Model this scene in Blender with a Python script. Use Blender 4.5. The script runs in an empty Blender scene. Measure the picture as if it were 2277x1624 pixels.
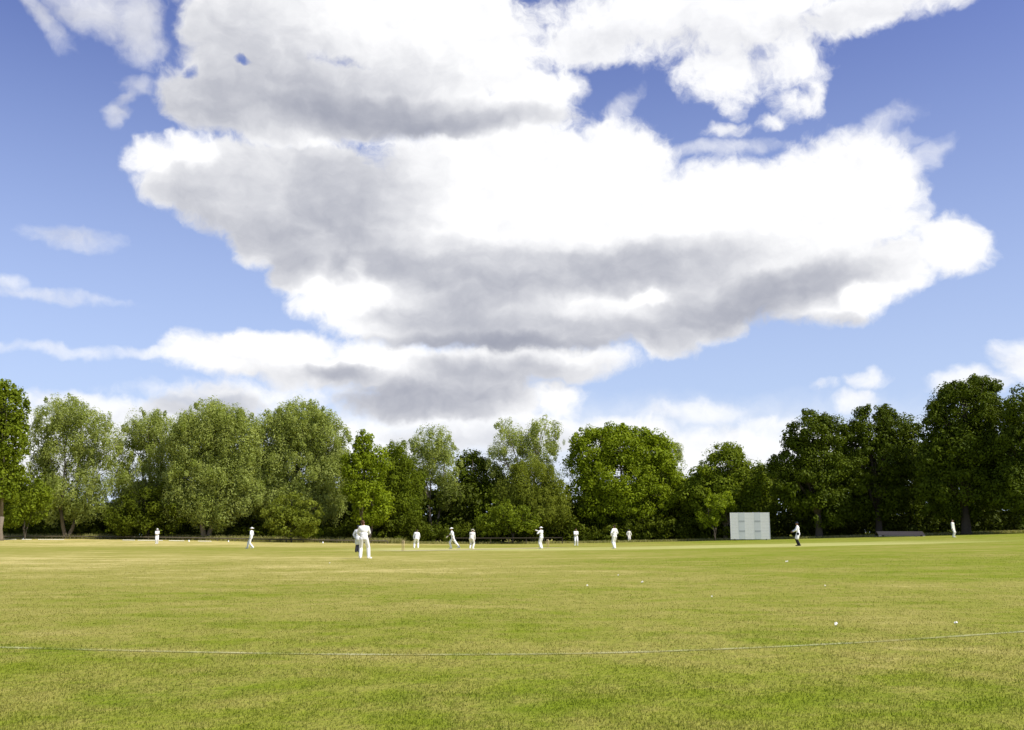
import bpy, math, random
import numpy as np
from mathutils import Vector, Matrix

random.seed(7)
RNG = np.random.default_rng(11)
scene = bpy.context.scene
COL = scene.collection
R = math.radians

# ------------------------------------------------------------------ helpers
EYE = 1.05                      # the photographer sits: lens 1.05 m above the grass
PITCH = R(9.74)
FPX = 2213.75                   # focal length in survey units (35 mm lens, 36 mm wide, 2277 units)

def terrain(x, y):
    """height of the field: nearly flat, rising gently to the right and to the far left"""
    x = np.asarray(x, float); y = np.asarray(y, float)
    zr = 1.05 * (np.maximum(x, 0) / 50.0) ** 1.45 * np.clip((y - 8) / 25, 0, 1)
    zr = np.where(x > 70, 1.05 * 1.4 ** 1.45 + (x - 70) * .01, zr)
    a = np.clip((y - 105) / 35, 0, 1); a = a * a * (3 - 2 * a)
    b = np.clip((-x - 5) / 55, 0, 1); b = b * b * (3 - 2 * b)
    return zr + .65 * a * b

def tz(x, y): return float(terrain(x, y))

def at(px, d, py=1205):
    """ground point at distance d along the bearing surveyed at px"""
    u = (px - 1138.5) / FPX; v = (812 - py) / FPX
    x = u * d / (math.cos(PITCH) - v * math.sin(PITCH))
    return x, d, tz(x, d)

def aloft(px, py, d):
    u = (px - 1138.5) / FPX; v = (812 - py) / FPX
    k = d / (math.cos(PITCH) - v * math.sin(PITCH))
    return u * k, d, EYE + (math.sin(PITCH) + v * math.cos(PITCH)) * k

def tag(o, label=None, cat=None, group=None, kind=None):
    if label: o['label'] = label
    if cat: o['category'] = cat
    if group: o['group'] = group
    if kind: o['kind'] = kind
    return o

def empty(name, loc=(0, 0, 0), rz=0):
    o = bpy.data.objects.new(name, None); COL.objects.link(o)
    o.location = loc; o.rotation_euler = (0, 0, rz); o.empty_display_size = .2
    return o

def link(name, me, mat=None, parent=None, loc=None):
    o = bpy.data.objects.new(name, me); COL.objects.link(o)
    if mat: me.materials.append(mat)
    if parent: o.parent = parent
    if loc is not None: o.location = loc
    return o

def mesh_np(name, verts, faces, smooth=False, attr=None):
    """verts (n,3), faces (m,k) with a constant k"""
    verts = np.asarray(verts, np.float32); faces = np.asarray(faces, np.int32)
    me = bpy.data.meshes.new(name)
    m, k = faces.shape
    me.vertices.add(len(verts)); me.vertices.foreach_set('co', verts.ravel())
    me.loops.add(m * k); me.loops.foreach_set('vertex_index', faces.ravel())
    me.polygons.add(m)
    me.polygons.foreach_set('loop_start', np.arange(0, m * k, k, dtype=np.int32))
    me.polygons.foreach_set('loop_total', np.full(m, k, np.int32))
    me.polygons.foreach_set('use_smooth', np.full(m, smooth, bool))
    if attr is not None:
        a = me.attributes.new('tint', 'FLOAT', 'POINT'); a.data.foreach_set('value', np.asarray(attr, np.float32))
    me.update(calc_edges=True)
    return me

class MB:
    """collects boxes, tubes, balls ... and links them as one mesh object"""
    def __init__(s): s.v = []; s.f = []
    def add(s, v, f):
        n = len(s.v); s.v += [tuple(p) for p in v]; s.f += [tuple(i + n for i in q) for q in f]
    def box(s, c, size, rz=0, rx=0):
        hx, hy, hz = (q / 2 for q in size)
        m = Matrix.Rotation(rz, 3, 'Z') @ Matrix.Rotation(rx, 3, 'X')
        v = [Vector(c) + m @ Vector((a * hx, b * hy, d * hz)) for a in (-1, 1) for b in (-1, 1) for d in (-1, 1)]
        s.add(v, [(0, 1, 3, 2), (4, 6, 7, 5), (0, 4, 5, 1), (2, 3, 7, 6), (0, 2, 6, 4), (1, 5, 7, 3)])
    def tube(s, pts, rad, n=8, flat=1.0, side=None):
        pts = [Vector(p) for p in pts]; rings = []
        if not isinstance(rad, (list, tuple)): rad = [rad] * len(pts)
        for i, p in enumerate(pts):
            t = (pts[min(i + 1, len(pts) - 1)] - pts[max(i - 1, 0)]).normalized()
            a = Vector(side) if side is not None else (Vector((1, 0, 0)) if abs(t.x) < .8 else Vector((0, 1, 0)))
            a = (a - t * a.dot(t)).normalized(); b = t.cross(a)
            rings.append([p + a * math.cos(2 * math.pi * k / n) * rad[i] + b * math.sin(2 * math.pi * k / n) * rad[i] * flat for k in range(n)])
        v = [q for r in rings for q in r]; f = []
        for i in range(len(pts) - 1):
            for k in range(n):
                f.append((i * n + k, i * n + (k + 1) % n, (i + 1) * n + (k + 1) % n, (i + 1) * n + k))
        f.append(tuple(range(n))[::-1]); f.append(tuple(range((len(pts) - 1) * n, len(pts) * n)))
        s.add(v, f)
    def ball(s, c, r, seg=12, ring=8, m=None):
        r = r if isinstance(r, (list, tuple)) else (r, r, r); v = []; f = []
        for i in range(ring + 1):
            th = math.pi * i / ring
            for k in range(seg):
                ph = 2 * math.pi * k / seg
                q = Vector((r[0] * math.sin(th) * math.cos(ph), r[1] * math.sin(th) * math.sin(ph), r[2] * math.cos(th)))
                if m is not None: q = m @ q
                v.append(Vector(c) + q)
        for i in range(ring):
            for k in range(seg):
                f.append((i * seg + k, (i + 1) * seg + k, (i + 1) * seg + (k + 1) % seg, i * seg + (k + 1) % seg))
        s.add(v, f)
    def capsule(s, a, b, ra, rb, n=12):
        a = Vector(a); b = Vector(b)
        s.tube([a, a.lerp(b, .5), b], [ra, (ra + rb) / 2, rb], n); s.ball(a, ra, n, 8); s.ball(b, rb, n, 8)
    def mesh(s, name, smooth=False):
        me = bpy.data.meshes.new(name); me.from_pydata(s.v, [], s.f); me.validate(); me.update()
        if smooth: me.polygons.foreach_set('use_smooth', [True] * len(me.polygons))
        return me
    def build(s, name, mat, parent=None, smooth=False, loc=None):
        return link(name, s.mesh(name, smooth), mat, parent, loc)

# ------------------------------------------------------------------ materials
def new_mat(name):
    m = bpy.data.materials.new(name); m.use_nodes = True
    return m, m.node_tree, m.node_tree.nodes['Principled BSDF']

def simple(name, col, rough=.7, var=.12, scale=14, spec=.3, metal=0, bump=0):
    """plain surface with a little procedural wear"""
    m, nt, b = new_mat(name); N = nt.nodes; Lk = nt.links
    tc = N.new('ShaderNodeTexCoord'); n = N.new('ShaderNodeTexNoise'); n.inputs['Scale'].default_value = scale; n.inputs['Detail'].default_value = 6
    Lk.new(tc.outputs['Object'], n.inputs['Vector'])
    mx = N.new('ShaderNodeMix'); mx.data_type = 'RGBA'
    mx.inputs[6].default_value = (*[c * (1 - var) for c in col], 1); mx.inputs[7].default_value = (*[min(1, c * (1 + var)) for c in col], 1)
    Lk.new(n.outputs['Fac'], mx.inputs[0]); Lk.new(mx.outputs[2], b.inputs['Base Color'])
    b.inputs['Roughness'].default_value = rough; b.inputs['Specular IOR Level'].default_value = spec; b.inputs['Metallic'].default_value = metal
    if bump:
        bp = N.new('ShaderNodeBump'); bp.inputs['Strength'].default_value = bump; bp.inputs['Distance'].default_value = .02
        Lk.new(n.outputs['Fac'], bp.inputs['Height']); Lk.new(bp.outputs['Normal'], b.inputs['Normal'])
    return m

# ------------------------------------------------------------------ camera and sun
cam = bpy.data.cameras.new('camera'); cam.lens = 35; cam.sensor_width = 36; cam.clip_start = .05; cam.clip_end = 6000
co = bpy.data.objects.new('camera', cam); COL.objects.link(co)
co.location = (0, 0, EYE); co.rotation_euler = (math.pi / 2 + PITCH, 0, 0)
scene.camera = co
SUN_AZ, SUN_EL = R(116), R(48)
sd = Vector((math.sin(SUN_AZ) * math.cos(SUN_EL), math.cos(SUN_AZ) * math.cos(SUN_EL), math.sin(SUN_EL)))
sun = bpy.data.lights.new('sun', 'SUN'); sun.energy = 5.0; sun.angle = R(.53); sun.color = (1, .955, .87)
so = bpy.data.objects.new('sun', sun); COL.objects.link(so); so.location = (40, 0, 60)
so.rotation_euler = sd.to_track_quat('Z', 'Y').to_euler()
scene.view_settings.view_transform = 'Standard'; scene.view_settings.look = 'None'
scene.view_settings.gamma = 1; scene.view_settings.exposure = 0.22
scene.cycles.max_bounces = 8; scene.cycles.transparent_max_bounces = 8
scene.cycles.use_denoising = True

# ------------------------------------------------------------------ sky: Nishita air with procedural cumulus, all in world azimuth / elevation (degrees)
VEIL = (6.0, 7.6, 9.7, 1)
SHADE_GAIN = 1.55
SKY_STRENGTH = .087
SKY_TINT = (1.20, 1.10, 1.56)
CLOUD_LIT = (10.4, 10.4, 10.5, 1)
CLOUD_GREY = (3.0, 3.2, 4.05, 1)
CLOUDS = [
  dict(name='haze_bank', amp=0.9, soft=2.2, op=0.62,
    cov=[(2.88, 4.62, 22.07, 2.31), (-19.59, 4.36, 13.61, 2.17), (10.33, 6.58, 4.02, 0.66), (-4.11, 5.9, 7.7, 1.28)],
    cut=[],
    shade=[(4.17, 4.87, 15.09, 1.54, 0.12)]),
  dict(name='low', amp=0.85, soft=0.7, op=0.85,
    cov=[(-23.8, 7.0, 2.4, 0.61), (-21.98, 6.21, 3.58, 1.08), (-13.78, 7.43, 2.34, 0.6), (-2.56, 6.55, 5.18, 0.77), (0.3, 5.79, 5.18, 1.03), (5.99, 5.76, 3.08, 0.82), (9.27, 4.57, 5.03, 1.22), (13.26, 4.76, 2.33, 1.25), (-8.19, 5.09, 3.55, 1.4), (-19.01, 6.33, 2.79, 0.98), (24.8, 7.91, 1.62, 0.61), (27.23, 8.96, 1.0, 0.78), (19.13, 7.18, 0.79, 0.41), (19.77, 8.27, 0.7, 0.29), (17.33, 8.02, 0.48, 0.2), (14.29, 6.11, 1.1, 0.3), (16.63, 4.44, 3.56, 1.23), (-25.15, 4.66, 4.67, 2.09)],
    cut=[],
    shade=[(0.3, 5.27, 5.17, 0.77, 0.2), (-21.53, 6.35, 2.03, 0.48, 0.12), (-3.59, 5.52, 3.87, 0.57, 0.18)]),
  dict(name='violet', amp=0.6, soft=0.5, op=0.85,
    cov=[(-17.06, 7.34, 2.03, 0.94), (-15.47, 7.0, 1.21, 0.65), (-18.81, 6.95, 1.28, 0.59)],
    cut=[],
    shade=[(-17.05, 7.14, 3.34, 1.48, 0.62)]),
  dict(name='wisp', amp=0.8, soft=1.0, op=0.78,
    cov=[(-22.46, 26.87, 1.31, 1.64, 25), (-21.91, 26.02, 1.15, 0.66), (-26.99, 26.51, 1.11, 0.28, -40), (-24.63, 27.25, 1.62, 0.81), (-22.78, 22.26, 0.44, 0.48), (-21.99, 23.84, 0.43, 0.29), (-22.47, 23.15, 0.19, 0.36, -30), (-24.86, 15.57, 1.33, 0.35), (-27.47, 12.82, 0.5, 0.32), (-26.16, 12.43, 1.5, 0.12), (-23.77, 9.69, 4.19, 0.14, 3), (23.4, 19.48, 0.96, 0.37, 35), (18.73, 21.15, 3.18, 0.52, 12), (20.67, 21.01, 1.91, 0.47, -10), (12.13, 21.63, 1.62, 0.22), (5.5, 23.28, 1.63, 0.37, 40), (10.47, 6.91, 1.76, 0.46), (-23.93, 27.38, 1.4, 1.29), (-14.79, 7.97, 3.91, 0.35)],
    cut=[],
    shade=[(-22.2, 26.69, 2.87, 1.97, 0.22), (-25.72, 12.36, 3.23, 0.7, 0.1), (-26.99, 26.51, 2.0, 0.85, 0.3), (-22.4, 22.82, 1.41, 1.36, 0.3), (-24.86, 15.57, 1.99, 0.7, 0.3)]),
  dict(name='lower', amp=0.75, soft=0.6, op=1,
    cov=[(-17.56, 10.28, 1.63, 0.94), (-14.87, 9.92, 4.29, 1.25), (-11.35, 9.15, 3.53, 1.01), (-7.79, 9.57, 2.7, 1.59), (-3.62, 8.74, 5.85, 2.06), (0.3, 9.84, 6.02, 1.09), (4.5, 9.97, 1.96, 0.67), (2.52, 7.97, 1.36, 1.08), (-5.68, 7.3, 4.0, 0.93), (-1.27, 7.72, 3.91, 1.16), (-12.9, 10.31, 3.0, 0.91)],
    cut=[],
    shade=[(-5.42, 7.3, 4.9, 0.98, 0.75), (-2.05, 8.54, 5.21, 1.09, 0.6), (-9.83, 9.06, 1.53, 0.51, 0.85), (-3.37, 9.72, 4.44, 0.65, 0.35), (-12.34, 8.68, 4.24, 0.66, 0.22), (1.61, 9.53, 4.19, 0.65, 0.3), (-7.75, 7.91, 3.07, 0.9, 0.3), (-7.8, 9.96, 2.32, 1.03, -0.3), (2.65, 7.84, 1.56, 0.72, -0.3)]),
  dict(name='main', amp=0.66, soft=0.46, op=1,
    cov=[(-21.13, 19.97, 1.09, 0.89), (-18.75, 20.79, 1.47, 0.71), (-19.27, 19.23, 2.3, 1.71), (-16.32, 19.53, 4.12, 2.29), (-18.59, 17.98, 1.26, 1.01), (-17.25, 18.23, 2.22, 1.45), (-14.19, 17.25, 2.4, 2.22), (-11.7, 19.15, 6.46, 3.2), (-12.58, 15.11, 1.53, 1.88), (-10.03, 16.0, 3.89, 3.02), (-6.32, 14.1, 6.03, 3.32), (-9.96, 13.6, 2.45, 1.4), (-11.73, 12.94, 1.14, 0.76), (-1.04, 19.02, 9.37, 4.53), (6.39, 20.17, 3.75, 3.36), (3.03, 20.63, 3.25, 2.12), (12.24, 17.76, 7.68, 3.1), (18.54, 17.98, 4.61, 3.6), (20.65, 18.84, 2.56, 2.17), (14.66, 14.74, 8.69, 2.73), (9.49, 12.47, 4.12, 2.16), (8.93, 10.83, 1.59, 0.82), (0.3, 12.43, 8.67, 1.96), (18.28, 13.25, 3.59, 1.91), (24.23, 15.22, 1.87, 1.54), (21.54, 14.43, 2.08, 1.67), (4.3, 15.17, 10.5, 3.83), (-4.97, 11.69, 3.93, 1.03)],
    cut=[],
    shade=[(-14.28, 19.22, 5.83, 2.68, 0.42), (-9.08, 19.06, 3.95, 3.23, 0.44), (-10.83, 16.46, 3.62, 1.75, 0.38), (-15.18, 16.69, 2.25, 1.23, 0.4), (-13.08, 14.83, 1.27, 1.25, 0.5), (-18.72, 18.09, 1.94, 1.2, 0.4), (-6.87, 15.11, 4.2, 0.87, 0.5), (-1.56, 13.92, 3.98, 0.82, 0.75), (-3.7, 16.2, 4.26, 0.76, 0.3), (4.3, 15.17, 8.69, 1.02, 0.6), (-2.07, 10.87, 5.77, 0.52, 1.1), (3.47, 11.53, 5.51, 0.88, 0.7), (8.24, 14.42, 5.72, 0.76, 0.35), (0.3, 12.64, 7.9, 0.62, 0.2), (7.5, 16.1, 5.25, 0.76, 0.3), (15.1, 13.34, 5.44, 1.0, 0.95, 6), (13.04, 11.94, 3.26, 0.86, 0.55), (9.45, 11.19, 2.82, 1.28, 0.4), (17.62, 14.53, 4.12, 0.73, 0.28, 10), (18.18, 11.53, 2.62, 0.39, 0.35), (11.15, 15.94, 5.14, 0.75, 0.22), (-10.47, 13.32, 2.31, 0.86, -0.3), (-8.76, 15.24, 0.57, 0.56, -0.35), (-8.02, 14.05, 1.57, 0.61, -0.2), (8.27, 13.58, 1.04, 0.36, -0.35), (20.5, 12.71, 1.44, 0.77, -0.6), (-21.03, 20.33, 1.19, 0.82, -0.4), (-18.76, 20.84, 1.22, 0.61, -0.5), (-5.5, 12.45, 3.15, 0.87, 0.4), (-2.61, 12.62, 4.22, 0.77, 0.3), (-3.65, 11.58, 3.15, 0.62, 0.35)]),
  dict(name='top_right', amp=1.25, soft=0.8, op=0.97,
    cov=[(4.76, 27.84, 3.18, 1.35), (8.63, 28.69, 6.12, 1.83), (14.02, 28.69, 6.56, 2.58), (12.57, 25.84, 2.32, 1.54), (12.96, 23.96, 0.52, 0.57), (13.35, 24.48, 0.78, 0.52), (11.74, 25.09, 0.79, 0.42), (16.5, 26.13, 1.94, 1.78), (16.26, 24.19, 0.76, 0.75), (17.0, 23.71, 0.6, 0.51), (17.79, 24.36, 0.55, 0.92), (17.47, 25.33, 1.01, 0.5), (20.38, 27.65, 4.29, 1.05), (23.8, 27.84, 2.35, 0.69), (2.42, 29.22, 1.73, 0.6), (12.7, 22.62, 0.57, 0.24), (15.04, 22.89, 0.38, 0.19)],
    cut=[],
    shade=[(8.61, 27.88, 4.62, 0.92, 0.1), (13.68, 27.13, 3.93, 1.15, 0.1), (20.37, 27.43, 4.17, 0.88, 0.16), (4.48, 27.5, 3.04, 0.94, 0.1)]),
  dict(name='top_left', amp=0.6, soft=0.46, op=1,
    cov=[(-10.51, 29.92, 10.0, 3.81), (-3.84, 27.28, 5.84, 3.28), (3.21, 25.33, 1.26, 1.05), (1.14, 24.47, 2.53, 1.74), (-15.62, 25.54, 3.85, 2.42), (-18.05, 27.76, 1.97, 1.89), (-18.29, 23.42, 2.58, 1.67), (-10.57, 24.34, 9.24, 2.14), (-1.06, 23.69, 4.65, 1.46), (-14.45, 22.83, 5.64, 0.95)],
    cut=[(-16.2, 25.8, 0.51, 0.21), (-19.18, 24.92, 0.49, 0.36)],
    shade=[(-7.59, 23.51, 6.97, 0.87, 0.82), (-13.2, 24.02, 6.5, 1.42, 0.55), (-5.14, 22.88, 3.25, 0.49, 0.6), (-18.77, 23.08, 2.46, 1.62, 0.42), (-16.69, 26.34, 3.56, 2.05, 0.2), (-9.27, 25.62, 6.17, 1.65, 0.34), (-15.73, 27.6, 4.39, 2.48, 0.2), (-0.23, 23.5, 4.38, 0.49, 0.28), (-17.77, 27.34, 3.03, 2.02, 0.12), (-16.97, 22.34, 4.0, 0.71, 0.25)]),
]

def build_world():
    w = bpy.data.worlds.new('World'); scene.world = w; w.use_nodes = True
    nt = w.node_tree; N = nt.nodes; Lk = nt.links; N.clear()
    def val(x, s):
        if isinstance(x, (int, float)): s.default_value = x
        elif isinstance(x, (tuple, list)): s.default_value = x
        else: Lk.new(x, s)
    def M(op, a, b=0., c=0., clamp=False):
        n = N.new('ShaderNodeMath'); n.operation = op; n.use_clamp = clamp
        val(a, n.inputs[0]); val(b, n.inputs[1]); val(c, n.inputs[2]); return n.outputs[0]
    def V(op, a, b=(0, 0, 0), c=(0, 0, 0)):
        n = N.new('ShaderNodeVectorMath'); n.operation = op
        val(a, n.inputs[0]); val(b, n.inputs[1])
        if op == 'MULTIPLY_ADD': val(c, n.inputs[2])
        return n.outputs['Value'] if op in ('LENGTH', 'DOT_PRODUCT') else n.outputs['Vector']
    def noise(vec, scale, detail=6, rough=.55, lac=2.1, dist=0):
        n = N.new('ShaderNodeTexNoise'); n.inputs['Scale'].default_value = scale; n.inputs['Detail'].default_value = detail
        n.inputs['Roughness'].default_value = rough; n.inputs['Lacunarity'].default_value = lac; n.inputs['Distortion'].default_value = dist
        Lk.new(vec, n.inputs['Vector']); return n
    def ramp(x, a, b, lo=0., hi=1., smooth=True):
        n = N.new('ShaderNodeMapRange'); n.interpolation_type = 'SMOOTHSTEP' if smooth else 'LINEAR'
        val(x, n.inputs[0]); val(a, n.inputs[1]); val(b, n.inputs[2]); val(lo, n.inputs[3]); val(hi, n.inputs[4]); return n.outputs[0]
    def mix(f, a, b):
        n = N.new('ShaderNodeMix'); n.data_type = 'RGBA'; val(f, n.inputs[0]); val(a, n.inputs[6]); val(b, n.inputs[7]); return n.outputs[2]
    def bg(c):
        n = N.new('ShaderNodeBackground'); n.inputs['Strength'].default_value = SKY_STRENGTH; val(c, n.inputs['Color']); return n.outputs[0]
    def mixs(f, a, b):
        n = N.new('ShaderNodeMixShader'); val(f, n.inputs[0]); val(a, n.inputs[1]); val(b, n.inputs[2]); return n.outputs[0]
    tc = N.new('ShaderNodeTexCoord'); d = tc.outputs['Generated']
    sx = N.new('ShaderNodeSeparateXYZ'); Lk.new(d, sx.inputs[0])
    az = M('MULTIPLY', M('ARCTAN2', sx.outputs[0], sx.outputs[1]), 57.29578)
    el = M('MULTIPLY', M('ARCSINE', sx.outputs[2]), 57.29578)
    cb = N.new('ShaderNodeCombineXYZ'); Lk.new(az, cb.inputs[0]); Lk.new(el, cb.inputs[1]); p0 = cb.outputs[0]
    # slow warp that breaks the ellipses up, then two grades of billows
    wn = noise(p0, .16, 2, .5)
    p = V('ADD', p0, V('MULTIPLY', V('SUBTRACT', wn.outputs['Color'], (.5, .5, .5)), (2.4, 1.5, 0)))
    wn2 = noise(p0, .62, 3, .5)
    p = V('ADD', p, V('MULTIPLY', V('SUBTRACT', wn2.outputs['Color'], (.5, .5, .5)), (1.5, 1.2, 0)))
    nA = noise(p, .42, 8, .6).outputs['Fac']
    nB = noise(p, 1.0, 6, .55).outputs['Fac']
    ps = V('MULTIPLY', p, (.7, 1.05, 0))
    nS = noise(ps, .5, 6, .55).outputs['Fac']
    nS2 = noise(V('ADD', ps, (.42, .5, 0)), .5, 4, .5).outputs['Fac']
    relief = M('SUBTRACT', nS, nS2)                 # brighter where a billow turns to the sun
    bil = M('ADD', M('MULTIPLY', M('SUBTRACT', nA, .5), 2.0), M('MULTIPLY', M('SUBTRACT', M('ABSOLUTE', M('SUBTRACT', nB, .5)), .1), -1.1))
    # the clear air, with the thin veil that pales it towards the horizon
    sky = N.new('ShaderNodeTexSky'); sky.sky_type = 'NISHITA'; sky.sun_disc = False
    sky.sun_elevation = SUN_EL; sky.sun_rotation = SUN_AZ; sky.altitude = 60; sky.air_density = 1.0; sky.dust_density = 1.0; sky.ozone_density = 1.6
    air = V('MULTIPLY', sky.outputs['Color'], SKY_TINT)
    veil = M('MULTIPLY', M('POWER', ramp(el, 28, -1, smooth=False), 1.2), .9)
    air = mix(veil, air, VEIL)
    px, py = p, p
    sp = N.new('ShaderNodeSeparateXYZ'); Lk.new(p, sp.inputs[0])
    def spread(s):
        n = N.new('ShaderNodeCombineXYZ')
        for k in range(3): Lk.new(s, n.inputs[k])
        return n.outputs[0]
    X3 = spread(sp.outputs[0]); Y3 = spread(sp.outputs[1])
    def triples(blobs, far):
        """squared ellipse distances, three blobs at a time in the three channels of one vector"""
        rot = [b for b in blobs if b[-1]]; plain = [b for b in blobs if not b[-1]]
        for grp, turned in ((plain, False), (rot, True)):
            for i in range(0, len(grp), 3):
                g = grp[i:i + 3]
                while len(g) < 3: g = g + [far]
                A = []; B = []; C = []; D = []; E = []; F = []
                for b in g:
                    cx, cy, rx, ry, t = b[0], b[1], b[2], b[3], R(b[-1]); c, s = math.cos(t), math.sin(t)
                    A.append(c / rx); B.append(s / rx); C.append(-(c * cx + s * cy) / rx)
                    D.append(-s / ry); E.append(c / ry); F.append((s * cx - c * cy) / ry)
                if turned:
                    X = V('MULTIPLY_ADD', X3, tuple(A), V('MULTIPLY_ADD', Y3, tuple(B), tuple(C)))
                    Y = V('MULTIPLY_ADD', Y3, tuple(E), V('MULTIPLY_ADD', X3, tuple(D), tuple(F)))
                else:
                    X = V('MULTIPLY_ADD', X3, tuple(A), tuple(C)); Y = V('MULTIPLY_ADD', Y3, tuple(E), tuple(F))
                yield g, V('MULTIPLY_ADD', Y, Y, V('MULTIPLY', X, X))
    def full(b, shade): # -> cx, cy, rx, ry, amount, rotation
        if shade: return tuple(b[:5]) + ((b[5],) if len(b) > 5 else (0,))
        return tuple(b[:4]) + (1,) + ((b[4],) if len(b) > 4 else (0,))
    nowhere = (0, -500, 1, 1, 0, 0)
    def cloud(l):
        D = None
        for g, q in triples([full(b, 0) for b in l['cov']], nowhere):
            k = []
            for b in g:
                r = .5 * (b[2] + b[3]) if min(b[2], b[3]) > .6 else min(b[2], b[3]) * 1.6
                k.append(min(r, 2.6) * .6)
            v = V('MULTIPLY_ADD', q, tuple(-x for x in k), tuple(k))
            D = v if D is None else V('MAXIMUM', D, v)
        s = N.new('ShaderNodeSeparateXYZ'); Lk.new(D, s.inputs[0])
        D = M('SMOOTH_MAX', M('SMOOTH_MAX', s.outputs[0], s.outputs[1], .3), s.outputs[2], .3)
        for g, q in triples([full(b, 0) for b in l['cut']], nowhere):
            v = V('MULTIPLY_ADD', q, (.55, .55, .55), (-.55, -.55, -.55)); s = N.new('ShaderNodeSeparateXYZ'); Lk.new(v, s.inputs[0])
            for k in range(3): D = M('MINIMUM', D, s.outputs[k])
        D = M('MULTIPLY_ADD', bil, l['amp'] * 1.6, D)
        a = M('MULTIPLY', ramp(D, -l['soft'] * 1.25, l['soft'] * 1.25), l['op'])
        S = None
        for g, q in triples([full(b, 1) for b in l['shade']], nowhere):
            t = V('MAXIMUM', V('MULTIPLY_ADD', q, (-.36,) * 3, (1,) * 3), (0, 0, 0))
            g_ = V('DOT_PRODUCT', V('MULTIPLY', t, t), tuple(b[4] for b in g))
            S = g_ if S is None else M('ADD', S, g_)
        S = M('SUBTRACT', S, M('MULTIPLY', relief, M('MULTIPLY_ADD', S, .9, .34)))
        S = M('MULTIPLY_ADD', M('SUBTRACT', nB, .5), -.12, S)
        S = M('SUBTRACT', 1., M('EXPONENT', M('MULTIPLY', M('MAXIMUM', S, 0.), -SHADE_GAIN)))
        return a, mix(S, CLOUD_LIT, CLOUD_GREY)
    sh = bg(air)
    for l in CLOUDS:
        a, c = cloud(l); sh = mixs(a, sh, bg(c))
    # the rest of the sky dome, out of the photograph: scattered fair-weather cumulus
    nG = noise(V('MULTIPLY', d, (1, 1, 1.8)), 2.6, 6, .6, dist=.3).outputs['Fac']
    far = M('MAXIMUM', ramp(M('ABSOLUTE', az), 28.5, 35.5), ramp(el, 31, 38))
    aG = M('MULTIPLY', M('MULTIPLY', ramp(nG, .56, .66), far), .95)
    rest = bg(mix(aG, air, mix(ramp(nG, .6, .78), CLOUD_LIT, CLOUD_GREY)))
    here = M('MULTIPLY', M('SUBTRACT', 1., far), M('GREATER_THAN', el, -.5))
    out = N.new('ShaderNodeOutputWorld'); Lk.new(mixs(here, rest, sh), out.inputs[0])

build_world()

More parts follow.
